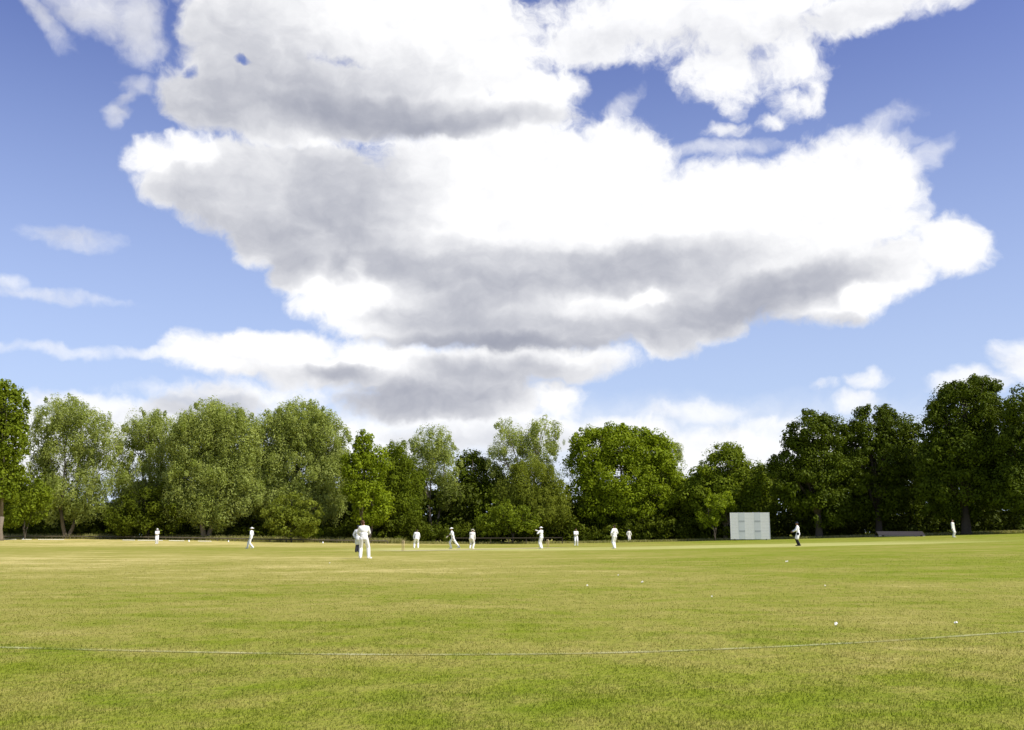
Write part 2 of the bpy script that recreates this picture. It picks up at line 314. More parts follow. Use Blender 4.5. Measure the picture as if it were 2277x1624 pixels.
# ------------------------------------------------------------------ the field
def turf_colour(nt):
    """colour of the mown turf by place in the world: green sward, sun-dried straw patches, the paler mown square"""
    N = nt.nodes; Lk = nt.links
    def val(x, s):
        if isinstance(x, (int, float, tuple)): s.default_value = x
        else: Lk.new(x, s)
    def M(op, a, b=0., c=0., clamp=False):
        n = N.new('ShaderNodeMath'); n.operation = op; n.use_clamp = clamp
        val(a, n.inputs[0]); val(b, n.inputs[1]); val(c, n.inputs[2]); return n.outputs[0]
    def ramp(x, a, b, lo=0., hi=1.):
        n = N.new('ShaderNodeMapRange'); n.interpolation_type = 'SMOOTHSTEP'
        val(x, n.inputs[0]); val(a, n.inputs[1]); val(b, n.inputs[2]); val(lo, n.inputs[3]); val(hi, n.inputs[4]); return n.outputs[0]
    def mix(f, a, b):
        n = N.new('ShaderNodeMix'); n.data_type = 'RGBA'; val(f, n.inputs[0]); val(a, n.inputs[6]); val(b, n.inputs[7]); return n.outputs[2]
    g = N.new('ShaderNodeNewGeometry')
    sp = N.new('ShaderNodeSeparateXYZ'); Lk.new(g.outputs['Position'], sp.inputs[0]); x, y = sp.outputs[0], sp.outputs[1]
    fl = N.new('ShaderNodeCombineXYZ'); Lk.new(x, fl.inputs[0]); Lk.new(y, fl.inputs[1])
    def noise(scale, detail=4, rough=.55, off=(0, 0, 0), stretch=(1, 1, 1)):
        mp = N.new('ShaderNodeMapping'); Lk.new(fl.outputs[0], mp.inputs[0]); mp.inputs[1].default_value = off; mp.inputs[3].default_value = stretch
        n = N.new('ShaderNodeTexNoise'); n.inputs['Scale'].default_value = scale; n.inputs['Detail'].default_value = detail; n.inputs['Roughness'].default_value = rough
        Lk.new(mp.outputs[0], n.inputs['Vector']); return n.outputs['Fac']
    big = noise(.055, 3, .5); mid = noise(.34, 5, .62, (13, 7, 0), (.75, 1, 1)); small = noise(1.7, 5, .62, (3, 9, 0)); fine = noise(9, 4, .6)
    # dryness: more on the left and middle ground, less on the right
    side = M('MULTIPLY', ramp(M('ADD', x, M('MULTIPLY', y, -.12)), -14, 22), -.20)
    belt = M('MULTIPLY', M('MULTIPLY', ramp(y, 18, 32), ramp(y, 70, 46)), M('MULTIPLY', ramp(x, 6, -6), .2))
    farl = M('MULTIPLY', M('MULTIPLY', ramp(y, 85, 115), ramp(x, 0, -25)), .3)
    dry = M('ADD', M('ADD', M('MULTIPLY', M('SUBTRACT', big, .5), .8), M('MULTIPLY', M('SUBTRACT', mid, .5), 1.1)), M('MULTIPLY', M('SUBTRACT', small, .5), .9))
    dry = M('ADD', M('ADD', M('ADD', M('ADD', dry, .50), side), belt), farl)
    dry = M('SUBTRACT', dry, M('MULTIPLY', ramp(y, 12, 6), .04))  # nearest turf turned greener to imitate lens vignetting
    dry = M('ADD', dry, M('MULTIPLY', M('SUBTRACT', fine, .5), .4), clamp=True)
    lush = M('MULTIPLY', ramp(noise(.5, 4, .6, (31, 2, 0)), .5, .68), .55)
    green = mix(lush, GRASS_GREEN, GRASS_LUSH)
    c = mix(ramp(dry, .12, .62), green, GRASS_OLIVE)
    c = mix(M('MULTIPLY', ramp(dry, .52, 1.05), .95), c, GRASS_STRAW)
    # the mown square in the middle, cut shorter and paler
    sq = M('MULTIPLY', M('MULTIPLY', ramp(y, 70, 76), ramp(y, 93, 86)), M('MULTIPLY', ramp(x, -15, -8), ramp(x, 42, 26)))
    strip = ramp(noise(.35, 3, .5, (0, 4, 0), (.12, 1, 1)), .42, .6)
    c = mix(M('MULTIPLY', sq, M('MULTIPLY_ADD', strip, .4, .5)), c, GRASS_SQUARE)
    return c, fine, small, M, mix

GRASS_GREEN = (.185, .225, .018, 1); GRASS_LUSH = (.135, .190, .010, 1); GRASS_OLIVE = (.290, .270, .062, 1)
GRASS_STRAW = (.520, .440, .165, 1); GRASS_SQUARE = (.470, .460, .165, 1)

def turf_material(name, blades):
    m, nt, b = new_mat(name); N = nt.nodes; Lk = nt.links
    c, fine, small, M, mix = turf_colour(nt)
    if blades:
        at_ = N.new('ShaderNodeAttribute'); at_.attribute_name = 'tint'
        hsv = N.new('ShaderNodeHueSaturation'); Lk.new(c, hsv.inputs['Color'])
        Lk.new(M('MULTIPLY_ADD', at_.outputs['Fac'], .28, .94), hsv.inputs['Value'])
        Lk.new(M('MULTIPLY_ADD', at_.outputs['Fac'], -.02, .51), hsv.inputs['Hue'])
        c = hsv.outputs[0]
        b.inputs['Roughness'].default_value = .55; b.inputs['Specular IOR Level'].default_value = .06
        tr = N.new('ShaderNodeBsdfTranslucent'); Lk.new(c, tr.inputs[0])
        ms = N.new('ShaderNodeMixShader'); ms.inputs[0].default_value = .55
        Lk.new(b.outputs[0], ms.inputs[1]); Lk.new(tr.outputs[0], ms.inputs[2])
        Lk.new(ms.outputs[0], N['Material Output'].inputs[0])
    else:
        b.inputs['Roughness'].default_value = .9; b.inputs['Specular IOR Level'].default_value = .02
        bp = N.new('ShaderNodeBump'); bp.inputs['Strength'].default_value = .8; bp.inputs['Distance'].default_value = .06
        Lk.new(M('ADD', fine, small), bp.inputs['Height']); Lk.new(bp.outputs[0], b.inputs['Normal'])
    Lk.new(c, b.inputs['Base Color'])
    return m

def grid_sheet(name, xs, ys, lift=0):
    X, Y = np.meshgrid(xs, ys); Z = terrain(X, Y) + lift
    n, m = X.shape
    idx = np.arange(n * m).reshape(n, m)
    f = np.stack([idx[:-1, :-1], idx[:-1, 1:], idx[1:, 1:], idx[1:, :-1]], -1).reshape(-1, 4)
    return mesh_np(name, np.stack([X, Y, Z], -1).reshape(-1, 3), f, True)

xs = np.concatenate([[-4000, -1500, -600, -300, -200], np.arange(-130, 131, 2.0), [200, 300, 600, 1500, 4000]])
ys = np.concatenate([[-1500, -400, -120], np.arange(-40, 221, 2.0), [300, 500, 1000, 2000, 4500]])
MAT_TURF = turf_material('mown_turf', False); MAT_BLADE = turf_material('grass_blades', True)
tag(link('ground', grid_sheet('ground', xs, ys), MAT_TURF), 'mown cricket field of green and straw coloured turf', kind='structure')

def ground_hit(px, py):
    u = (px - 1138.5) / FPX; v = (812 - py) / FPX
    dx, dy, dz = u, math.cos(PITCH) - v * math.sin(PITCH), math.sin(PITCH) + v * math.cos(PITCH)
    t = 5.
    for _ in range(60): t = (EYE - tz(dx * t, dy * t)) / -dz
    return dx * t, dy * t

# blades of grass over the near turf, one object
def blades(n, x, y, hgt, wid, tintv=None):
    z = terrain(x, y)
    a = RNG.uniform(0, 2 * np.pi, n); lean = RNG.uniform(.1, .9, n); la = RNG.uniform(0, 2 * np.pi, n)
    h = hgt * RNG.uniform(.5, 1.25, n); w = wid * RNG.uniform(.7, 1.4, n)
    base = np.stack([x, y, z - .004], -1); side = np.stack([np.cos(a), np.sin(a), 0 * a], -1) * w[:, None] * .5
    ld = np.stack([np.cos(la), np.sin(la), 0 * a], -1)
    midp = base + np.stack([0 * a, 0 * a, h * .6], -1) + ld * (h * lean * .3)[:, None]
    tip = base + np.stack([0 * a, 0 * a, h * (1 - lean * .3)], -1) + ld * (h * lean * .9)[:, None]
    v = np.stack([base - side, base + side, midp + side * .8, midp - side * .8, tip + side * .12, tip - side * .12], 1).reshape(-1, 3)
    i = np.arange(n)[:, None] * 6
    f = np.concatenate([i + np.array([[0, 1, 2, 3]]), i + np.array([[3, 2, 4, 5]])], 0)
    t = RNG.uniform(0, 1, n) if tintv is None else tintv
    return v, f, np.repeat(t, 6)

def scatter(n, y0, y1, power, margin=2.5):
    """random ground points, denser towards the camera"""
    q = RNG.uniform(0, 1, n); y = (y0 ** (1 - power) + q * (y1 ** (1 - power) - y0 ** (1 - power))) ** (1 / (1 - power))
    x = RNG.uniform(-1, 1, n) * (y * .525 + margin)
    return x, y

nb = 430000
bx_, by_ = scatter(nb, 4.6, 46, 1.55)
clump = np.sin(bx_ * 3.1 + np.sin(by_ * 2.3) * 2) * np.sin(by_ * 2.7 + np.sin(bx_ * 1.9) * 2)
v, f, t = blades(nb, bx_ + RNG.normal(0, .02, nb), by_, np.clip(.015 + .005 * clump + RNG.exponential(.004, nb), .006, .05), .0032 + by_ * .00022)
tag(link('grass', mesh_np('grass', v, f, False, t), MAT_BLADE), 'short mown grass blades over the near field', 'grass', kind='stuff')

# the chalked boundary line: a worn strip on the turf with chalk on the blades above it
line_px = [(-140, 1434), (0, 1440), (400, 1450), (800, 1456), (1200, 1455), (1500, 1448), (1900, 1430), (2277, 1405), (2480, 1391)]
lp = [ground_hit(*q) for q in line_px]
def smooth_path(pts, per=24):
    out = []
    for i in range(len(pts) - 1):
        p0, p1, p2, p3 = (np.array(pts[max(0, min(len(pts) - 1, j))]) for j in (i - 1, i, i + 1, i + 2))
        for k in range(per):
            t = k / per
            out.append(.5 * ((2 * p1) + (-p0 + p2) * t + (2 * p0 - 5 * p1 + 4 * p2 - p3) * t * t + (-p0 + 3 * p1 - 3 * p2 + p3) * t ** 3))
    return np.array(out)
path = smooth_path(lp)
tang = np.gradient(path, axis=0); tang /= np.linalg.norm(tang, axis=1)[:, None]; nor = np.stack([-tang[:, 1], tang[:, 0]], -1)
def chalk_mat():
    m, nt, b = new_mat('worn_chalk'); N = nt.nodes; Lk = nt.links
    c, fine, small, M, mix = turf_colour(nt)
    n = N.new('ShaderNodeTexNoise'); n.inputs['Scale'].default_value = 1.1; n.inputs['Detail'].default_value = 6; n.inputs['Roughness'].default_value = .7
    g = N.new('ShaderNodeNewGeometry'); Lk.new(g.outputs['Position'], n.inputs['Vector'])
    r = N.new('ShaderNodeMapRange'); Lk.new(n.outputs['Fac'], r.inputs[0]); r.inputs[1].default_value = .42; r.inputs[2].default_value = .68; r.inputs[3].default_value = .0; r.inputs[4].default_value = .40
    Lk.new(mix(r.outputs[0], c, (.66, .66, .42, 1)), b.inputs['Base Color']); b.inputs['Roughness'].default_value = .9
    return m
MAT_CHALK = chalk_mat()
L_ = path + nor * .05; R_ = path - nor * .05
sv = np.concatenate([np.column_stack([L_, terrain(L_[:, 0], L_[:, 1]) + .004]), np.column_stack([R_, terrain(R_[:, 0], R_[:, 1]) + .004])])
k = len(path); sf = [(i, i + 1, k + i + 1, k + i) for i in range(k - 1)]
nc = 4000
ww = np.clip(.55 + .5 * np.sin(np.arange(k - 1) * .23) + .4 * np.sin(np.arange(k - 1) * .71 + 2) + RNG.normal(0, .35, k - 1), .06, 2) * np.linspace(1.25, .3, k - 1)
ii = RNG.choice(k - 1, nc, p=ww / ww.sum()); q = RNG.uniform(0, 1, nc)[:, None]; c0 = path[ii] * (1 - q) + path[ii + 1] * q + nor[ii] * RNG.normal(0, .042, nc)[:, None]
v, f, t = blades(nc, c0[:, 0], c0[:, 1], .019, .0065)
tag(link('boundary_line', mesh_np('boundary_line', np.concatenate([sv, v]), np.concatenate([np.array(sf), f + len(sv)])), MAT_CHALK),
    'worn white chalk boundary line curving across the near turf', kind='structure')

# the pitch itself, a bare rolled strip between the two wickets
WK = [(-7.75, 72.0), (3.15, 89.0)]
dv = np.array(WK[1]) - np.array(WK[0]); ln = np.linalg.norm(dv); dv /= ln; nv = np.array([-dv[1], dv[0]])
pts = []
for s_ in np.linspace(-1.4, ln + 1.4, 12):
    for w_ in (-1.5, 1.5):
        p_ = np.array(WK[0]) + dv * s_ + nv * w_; pts.append((p_[0], p_[1], tz(*p_) + .012))
MAT_PITCH = simple('rolled_pitch', (.40, .36, .17), .9, .15, 3, .1)
tag(link('pitch', mesh_np('pitch', pts, [(2 * i, 2 * i + 1, 2 * i + 3, 2 * i + 2) for i in range(11)]), MAT_PITCH), 'pale rolled strip between the two wickets', kind='structure')

# ------------------------------------------------------------------ trees
def leaf_material(name, col, col2, trans=.35, rough=.6, gloss=.2):
    """leaves: two tones per species varied leaf by leaf, some light passing through"""
    m, nt, b = new_mat(name); N = nt.nodes; Lk = nt.links
    a = N.new('ShaderNodeAttribute'); a.attribute_name = 'tint'
    mx = N.new('ShaderNodeMix'); mx.data_type = 'RGBA'; mx.inputs[6].default_value = (*col, 1); mx.inputs[7].default_value = (*col2, 1)
    Lk.new(a.outputs['Fac'], mx.inputs[0]); Lk.new(mx.outputs[2], b.inputs['Base Color'])
    b.inputs['Roughness'].default_value = rough; b.inputs['Specular IOR Level'].default_value = gloss
    tr = N.new('ShaderNodeBsdfTranslucent')
    g = N.new('ShaderNodeMix'); g.data_type = 'RGBA'; g.blend_type = 'MULTIPLY'; g.inputs[0].default_value = 1; g.inputs[7].default_value = (1.05, 1.0, .55, 1)
    Lk.new(mx.outputs[2], g.inputs[6]); Lk.new(g.outputs[2], tr.inputs[0])
    ms = N.new('ShaderNodeMixShader'); ms.inputs[0].default_value = trans
    Lk.new(b.outputs[0], ms.inputs[1]); Lk.new(tr.outputs[0], ms.inputs[2]); Lk.new(ms.outputs[0], N['Material Output'].inputs[0])
    return m

SPEC = {
 'willow': leaf_material('willow_leaves', (.225, .285, .034), (.50, .56, .18), .46, .55, .12),
 'olive':  leaf_material('olive_leaves', (.150, .190, .014), (.29, .33, .045), .44, .55, .1),
 'bright': leaf_material('bright_leaves', (.155, .215, .006), (.31, .39, .018), .42, .5, .12),
 'green':  leaf_material('green_leaves', (.115, .165, .008), (.24, .30, .018), .40, .55, .12),
 'dark':   leaf_material('oak_leaves', (.046, .070, .003), (.130, .172, .007), .25, .55, .1),
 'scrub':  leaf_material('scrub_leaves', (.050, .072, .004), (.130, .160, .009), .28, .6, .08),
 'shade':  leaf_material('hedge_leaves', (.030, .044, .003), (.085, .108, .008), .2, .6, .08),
}
BARK = simple('bark', (.17, .14, .10), .9, .35, 5, .15, 0, .6)
BARK_DARK = simple('dark_bark', (.075, .062, .045), .9, .35, 5, .15, 0, .6)

def leaves(centres, radii, per, size, aspect, up, droop, spread=1.0):
    """leaf sprays around clump centres: small rhombic faces turned loosely outwards"""
    n = len(centres) * per
    ci = np.repeat(np.arange(len(centres)), per)
    d = RNG.normal(0, 1, (n, 3)); d /= np.linalg.norm(d, axis=1)[:, None]
    r = RNG.uniform(.25, 1, n) ** .5
    pos = centres[ci] + d * r[:, None] * radii[ci] * spread
    nrm = d * 1.0 + RNG.normal(0, .42, (n, 3)) + np.array([0, 0, up]); nrm /= np.linalg.norm(nrm, axis=1)[:, None]
    ax = RNG.normal(0, 1, (n, 3)) + np.array([0, 0, -droop]); ax -= nrm * (ax * nrm).sum(1)[:, None]; ax /= np.linalg.norm(ax, axis=1)[:, None]
    bi = np.cross(nrm, ax)
    L = (size * RNG.uniform(.6, 1.4, n) * RNG.uniform(.6, 1.4, len(centres))[ci])[:, None]; W = L * aspect
    fold = nrm * L * .12
    v = np.stack([pos - ax * L * .5, pos + bi * W * .5 + fold, pos + ax * L * .5, pos - bi * W * .5 + fold], 1).reshape(-1, 3)
    f = np.arange(n * 4).reshape(n, 4)
    ct = RNG.uniform(0, .55, len(centres))
    t = np.clip(ct[ci] + RNG.uniform(0, .45, n), 0, 1)
    return v, f, np.repeat(t, 4)

def lobe_clumps(c, r, n, shell=.55):
    d = RNG.normal(0, 1, (n, 3)); d /= np.linalg.norm(d, axis=1)[:, None]
    q = shell + (1 - shell) * RNG.uniform(0, 1, n) ** .6
    return np.array(c) + d * q[:, None] * np.array(r)

STYLE = {  # clump radius (m), clumps per 100 m2 of lobe surface, leaves per clump, leaf size, aspect, upward bias, droop, shell, vertical clump stretch
 'willow': (1.15, 46, 185, .30, .36, .30, .9, .50, 1.30),
 'airy':   (.95, 33, 150, .30, .34, .30, .9, .52, 1.40),
 'broad':  (1.3, 38, 150, .30, .62, .40, .1, .66, .80),
 'poplar': (.80, 80, 60, .30, .75, .25, .1, .60, 1.15),
 'bush':   (.80, 60, 50, .30, .55, .30, .1, .50, .85),
}

def crown_mesh(lobes, style, base, dens=1.0):
    cr, per100, per, size, asp, up, droop, shell, vs = STYLE[style]
    V, F, T = [], [], []; off = 0
    for (c, r) in lobes:
        area = 4 * math.pi * (((r[0] * r[1]) ** 1.6 + (r[0] * r[2]) ** 1.6 + (r[1] * r[2]) ** 1.6) / 3) ** (1 / 1.6)
        n = max(8, int(area / 100 * per100 * dens))
        cc = lobe_clumps(c, np.array(r) * .92, n, shell)
        rr = cr * RNG.uniform(.55, 1.3, n)[:, None] * np.array([[1, 1, vs]]) * min(1, .45 + min(r) / 4)
        v, f, t = leaves(cc, rr, per, size, asp, up, droop)
        V.append(v); F.append(f + off); T.append(t); off += len(v)
        # stray outer twigs that roughen the outline
        n2 = max(6, n // 3)
        d = RNG.normal(0, 1, (n2, 3)); d[:, 2] += .5; d /= np.linalg.norm(d, axis=1)[:, None]
        cc = np.array(c) + d * np.array(r) * RNG.uniform(.98, 1.14, n2)[:, None]
        rr = cr * RNG.uniform(.22, .5, n2)[:, None] * np.array([[1, 1, vs * 1.3]])
        v, f, t = leaves(cc, rr, per // 3, size, asp, up, droop)
        V.append(v); F.append(f + off); T.append(t); off += len(v)
    v = np.concatenate(V) - np.array(base)
    return mesh_np('crown', v, np.concatenate(F), False, np.concatenate(T))

def trunk_mesh(base, lobes, r0, stems=1, lean=0.0, fork=.22):
    """tapered stem(s) that fork into limbs reaching every lobe of the crown"""
    mb = MB(); top = max(c[2] + r[2] * .5 for c, r in lobes) - base[2]
    stemtips = []
    for k in range(stems):
        a = 2 * math.pi * k / max(1, stems) + .6
        sp_ = 0 if stems == 1 else .11 * top * .5
        tip = Vector((lean * top * fork + math.cos(a) * sp_, math.sin(a) * sp_, top * (fork + .06 * (k % 2))))
        b0 = Vector((math.cos(a) * r0 * .5 * (stems > 1), math.sin(a) * r0 * .5 * (stems > 1), -.15))
        m1 = b0.lerp(tip, .5) + Vector((random.uniform(-.2, .2), random.uniform(-.2, .2), 0)); rr = r0 if stems == 1 else r0 * .68
        mb.tube([b0, b0 + Vector((0, 0, .5)), m1, tip], [rr * 1.35, rr, rr * .86, rr * .74], 9)
        stemtips.append((tip, rr * .7))
    for i, (c, r) in enumerate(lobes):
        c = Vector(c) - Vector(base)
        t, rr = min(stemtips, key=lambda s: (s[0].xy - c.xy).length)
        if c.z + r[2] * .6 < t.z: continue
        e = c + Vector((0, 0, r[2] * .55)); m1 = t.lerp(e, .42) + Vector((random.uniform(-.5, .5), random.uniform(-.5, .5), .3))
        mb.tube([t - Vector((0, 0, .2)), m1, e], [rr * .72, rr * .45, .035], 7)
        for j in range(5):
            a = random.uniform(0, 6.28); q = m1.lerp(e, random.uniform(0, .7))
            g = c + Vector((math.cos(a) * r[0] * .7, math.sin(a) * r[1] * .7, random.uniform(-.2, .7) * r[2]))
            mb.tube([q, q.lerp(g, .5) + Vector((0, 0, .25)), g], [rr * .26, rr * .15, .02], 5)
    return mb.mesh('trunk', True)

def tree(name, label, cat, species, style, px, d, lobes_px, r0=.35, stems=1, lean=0., fork=.22, dens=1., group='trees along the far side of the field', bark=None, deep=.9):
    """lobes_px: surveyed (bearing, height, half width, half height[, depth offset m]) of each mass of foliage"""
    base = at(px, d, 1195); root = empty(name, base)
    lobes = []
    for q in lobes_px:
        dd = d + (q[4] if len(q) > 4 else 0); c = aloft(q[0], q[1], dd)
        lobes.append((c, (q[2] * 1.06 * dd / FPX, max(q[2], q[3] * .7) * dd / FPX * deep, q[3] * 1.04 * dd / FPX)))
    link('crown', crown_mesh(lobes, style, base, dens), SPEC[species], root)
    link('trunk', trunk_mesh(base, lobes, r0, stems, lean, fork), bark or BARK, root)
    return tag(root, label, cat, group)

tree('poplar_tree', 'dense dark green columnar tree cut off by the left edge of the photo', 'tree', 'green', 'poplar', 0, 128,
     [(12, 918, 46, 62), (2, 985, 58, 75), (-8, 1060, 52, 70), (-60, 960, 60, 110), (6, 868, 12, 22)], .4, fork=.15)
tree('willow_tree', 'airy grey green willow with a pale forked trunk, next to the columnar tree', 'tree', 'willow', 'airy', 148, 139,
     [(135, 930, 62, 46), (180, 960, 55, 60), (95, 985, 32, 55), (235, 985, 40, 58), (140, 1030, 66, 55), (225, 1060, 50, 40), (150, 1095, 80, 34), (100, 1060, 40, 40), (115, 1128, 46, 30), (195, 1130, 50, 28)], .42, 2, fork=.16, dens=1.0)
tree('willow_tree', 'loose pale willow with sky showing through, left of the big leaning-trunk willow', 'tree', 'willow', 'airy', 330, 142,
     [(330, 955, 52, 44), (300, 1010, 40, 50), (365, 1000, 48, 60), (320, 1075, 66, 48), (390, 1060, 45, 50), (310, 1125, 60, 40)], .36, 1, fork=.2, dens=1.15)
tree('willow_tree', 'big rounded willow above a leaning double trunk', 'tree', 'willow', 'willow', 458, 137,
     [(470, 950, 72, 48), (430, 990, 60, 60), (520, 985, 58, 66), (545, 1055, 42, 66), (430, 1070, 62, 66), (490, 1075, 66, 62), (470, 1135, 62, 34), (555, 1105, 30, 40), (400, 1110, 40, 45)], .55, 2, lean=.12, fork=.17, dens=1.15)
tree('willow_tree', 'widest willow of the row, silver green with a tall dome', 'tree', 'willow', 'willow', 655, 140,
     [(670, 945, 62, 48), (610, 975, 60, 55), (725, 985, 46, 66), (590, 1045, 48, 56), (660, 1045, 78, 66), (740, 1065, 40, 70), (640, 1120, 66, 42), (720, 1130, 48, 34), (580, 1095, 42, 50)], .5, 3, fork=.2, dens=1.15)
tree('ash_tree', 'yellow green tree with a thin spire on top, right of the widest willow', 'tree', 'bright', 'broad', 815, 134,
     [(812, 1060, 38, 48), (808, 990, 14, 26), (835, 1025, 30, 26), (790, 1030, 24, 30), (820, 1120, 42, 38), (795, 1090, 26, 40)], .3, 2, fork=.14)
tree('alder_tree', 'dark olive tree squeezed between the spired tree and the narrow willow', 'tree', 'green', 'willow', 890, 141,
     [(885, 1030, 30, 42), (905, 1070, 34, 55), (870, 1085, 34, 55), (895, 1130, 44, 40)], .3, fork=.15, dens=1.2)
tree('willow_tree', 'narrow pale willow with a gap of sky low in its crown', 'tree', 'willow', 'airy', 965, 143,
     [(960, 995, 44, 40), (935, 1035, 32, 45), (990, 1040, 34, 52), (1000, 1095, 28, 40), (925, 1090, 24, 34)], .34, 2, fork=.3, dens=1.25)
tree('alder_tree', 'low dark green tree between the narrow willow and the two headed willow', 'tree', 'dark', 'broad', 1060, 146,
     [(1050, 1045, 34, 36), (1085, 1070, 34, 48), (1045, 1100, 40, 50), (1095, 1120, 44, 42)], .32, fork=.18)
tree('willow_tree', 'two headed willow, pale at the top, left of the bright maple', 'tree', 'willow', 'airy', 1170, 144,
     [(1130, 985, 44, 42), (1205, 980, 44, 44), (1115, 1030, 32, 34), (1190, 1020, 40, 36)], .42, 2, fork=.4, dens=.95)
tree('willow_tree', 'yellowish low willow beneath the two headed willow', 'tree', 'olive', 'willow', 1185, 139,
     [(1185, 1080, 62, 48), (1150, 1110, 46, 48), (1220, 1115, 40, 46), (1190, 1140, 66, 34)], .32, 2, fork=.2, dens=1.1)
tree('maple_tree', 'bright green round headed maple, the largest in the middle', 'tree', 'bright', 'broad', 1400, 143,
     [(1385, 1000, 60, 46), (1320, 995, 48, 40), (1440, 1010, 50, 48), (1300, 1040, 40, 40), (1380, 1070, 90, 60), (1470, 1055, 44, 44), (1420, 1110, 74, 44), (1350, 1130, 70, 36), (1490, 1090, 30, 40), (1530, 1110, 34, 42), (1300, 1110, 44, 44), (1370, 960, 26, 18), (1425, 975, 22, 18)], .5, 2, fork=.16)
tree('willow_tree', 'grey green treetop peeping out behind the bright maple', 'tree', 'willow', 'willow', 1490, 160,
     [(1492, 1020, 26, 34), (1480, 1070, 34, 40), (1500, 1120, 34, 50)], .35, fork=.3)
tree('oak_tree', 'mid green oak behind the white sight screen', 'tree', 'green', 'broad', 1615, 139,
     [(1615, 1040, 44, 46), (1575, 1065, 34, 40), (1660, 1075, 44, 46), (1600, 1110, 66, 48), (1550, 1110, 34, 46), (1685, 1120, 40, 50), (1625, 1005, 18, 16)], .42, fork=.16)
tree('oak_tree', 'dark oak with ragged open left side, right of the sight screen', 'tree', 'dark', 'broad', 1822, 131,
     [(1800, 965, 52, 44), (1850, 960, 32, 34), (1770, 1010, 36, 32), (1825, 1030, 50, 44), (1740, 1040, 26, 26), (1790, 1085, 66, 44), (1860, 1070, 44, 50), (1830, 1130, 60, 36)], .5, fork=.2, bark=BARK_DARK)
tree('oak_tree', 'dark oak with a knobbly top above the grey pitch cover', 'tree', 'dark', 'broad', 1955, 133,
     [(1935, 955, 46, 46), (1990, 965, 42, 46), (1895, 985, 30, 40), (1950, 1030, 86, 50), (2025, 985, 28, 46), (1930, 1100, 80, 50), (2020, 1080, 50, 60), (1965, 920, 20, 16)], .5, fork=.2, bark=BARK_DARK)
tree('oak_tree', 'tallest dark oak, rising behind the farthest right fielder', 'tree', 'dark', 'broad', 2150, 124,
     [(2150, 910, 76, 60), (2100, 960, 46, 60), (2205, 950, 56, 64), (2150, 1010, 92, 60), (2080, 1040, 40, 50), (2130, 1090, 90, 60), (2220, 1060, 60, 70), (2180, 865, 34, 22), (2125, 875, 26, 20)], .6, fork=.18, bark=BARK_DARK)
tree('oak_tree', 'dark oak cut off by the right edge of the photo', 'tree', 'dark', 'broad', 2300, 118,
     [(2300, 930, 60, 66), (2270, 1000, 50, 70), (2340, 1000, 70, 80), (2290, 1090, 80, 66)], .55, fork=.2, bark=BARK_DARK)

# single bushes that stand clear of the hedge
def bush(label, species, px, d, lobes_px, style='bush'):
    base = at(px, d, 1195); root = empty('bush', base); lobes = []
    for q in lobes_px:
        c = aloft(q[0], q[1], d); lobes.append((c, (q[2] * d / FPX, q[2] * d / FPX * .9, q[3] * d / FPX)))
    link('crown', crown_mesh(lobes, style, base, 1.1), SPEC[species], root)
    link('stem', trunk_mesh(base, lobes, .09, 3, fork=.3), BARK_DARK, root)
    tag(root, label, 'bush', 'bushes along the field edge')
bush('rounded green bush standing against the foot of the widest willow', 'olive', 648, 131, [(645, 1128, 34, 34), (612, 1150, 30, 34), (684, 1150, 32, 36), (650, 1165, 56, 28)])
bush('low bright green bush by the fence right of the leaning-trunk willow', 'bright', 690, 135.5, [(680, 1185, 24, 12), (705, 1188, 16, 9)])
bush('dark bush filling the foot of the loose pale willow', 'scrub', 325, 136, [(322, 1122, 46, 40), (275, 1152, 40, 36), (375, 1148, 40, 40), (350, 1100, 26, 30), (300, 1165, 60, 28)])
bush('green scrub under the columnar tree at the left edge', 'green', 55, 132, [(20, 1075, 40, 38), (75, 1100, 44, 44), (40, 1130, 60, 44)])
bush('low bush left of the round headed maple near the upright fielder', 'green', 1140, 135, [(1115, 1148, 40, 34), (1165, 1158, 40, 28), (1085, 1165, 34, 26)])
bush('bright spray of leaves hanging at the left of the sight screen', 'bright', 1590, 133, [(1600, 1120, 34, 24), (1575, 1145, 26, 26)])

# the hedge and scrub behind, one dark mass
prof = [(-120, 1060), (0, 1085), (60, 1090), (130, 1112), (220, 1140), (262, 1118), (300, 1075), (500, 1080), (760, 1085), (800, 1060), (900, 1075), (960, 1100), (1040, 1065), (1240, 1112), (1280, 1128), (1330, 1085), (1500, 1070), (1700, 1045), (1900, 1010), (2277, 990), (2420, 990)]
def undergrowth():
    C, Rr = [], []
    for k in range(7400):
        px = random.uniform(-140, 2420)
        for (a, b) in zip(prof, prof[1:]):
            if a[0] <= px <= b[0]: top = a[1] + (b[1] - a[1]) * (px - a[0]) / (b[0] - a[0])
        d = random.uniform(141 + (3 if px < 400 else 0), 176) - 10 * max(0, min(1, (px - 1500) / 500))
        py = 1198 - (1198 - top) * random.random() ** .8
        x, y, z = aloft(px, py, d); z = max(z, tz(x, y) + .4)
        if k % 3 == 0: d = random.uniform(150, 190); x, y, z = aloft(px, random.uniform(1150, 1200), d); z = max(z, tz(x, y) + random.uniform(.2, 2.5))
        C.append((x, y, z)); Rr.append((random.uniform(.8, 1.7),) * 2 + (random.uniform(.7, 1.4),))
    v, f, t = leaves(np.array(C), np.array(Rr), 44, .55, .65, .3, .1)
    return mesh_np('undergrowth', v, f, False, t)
tag(link('undergrowth', undergrowth(), SPEC['shade']), 'dark hedge and scrub massed behind the trees', 'undergrowth', kind='stuff')
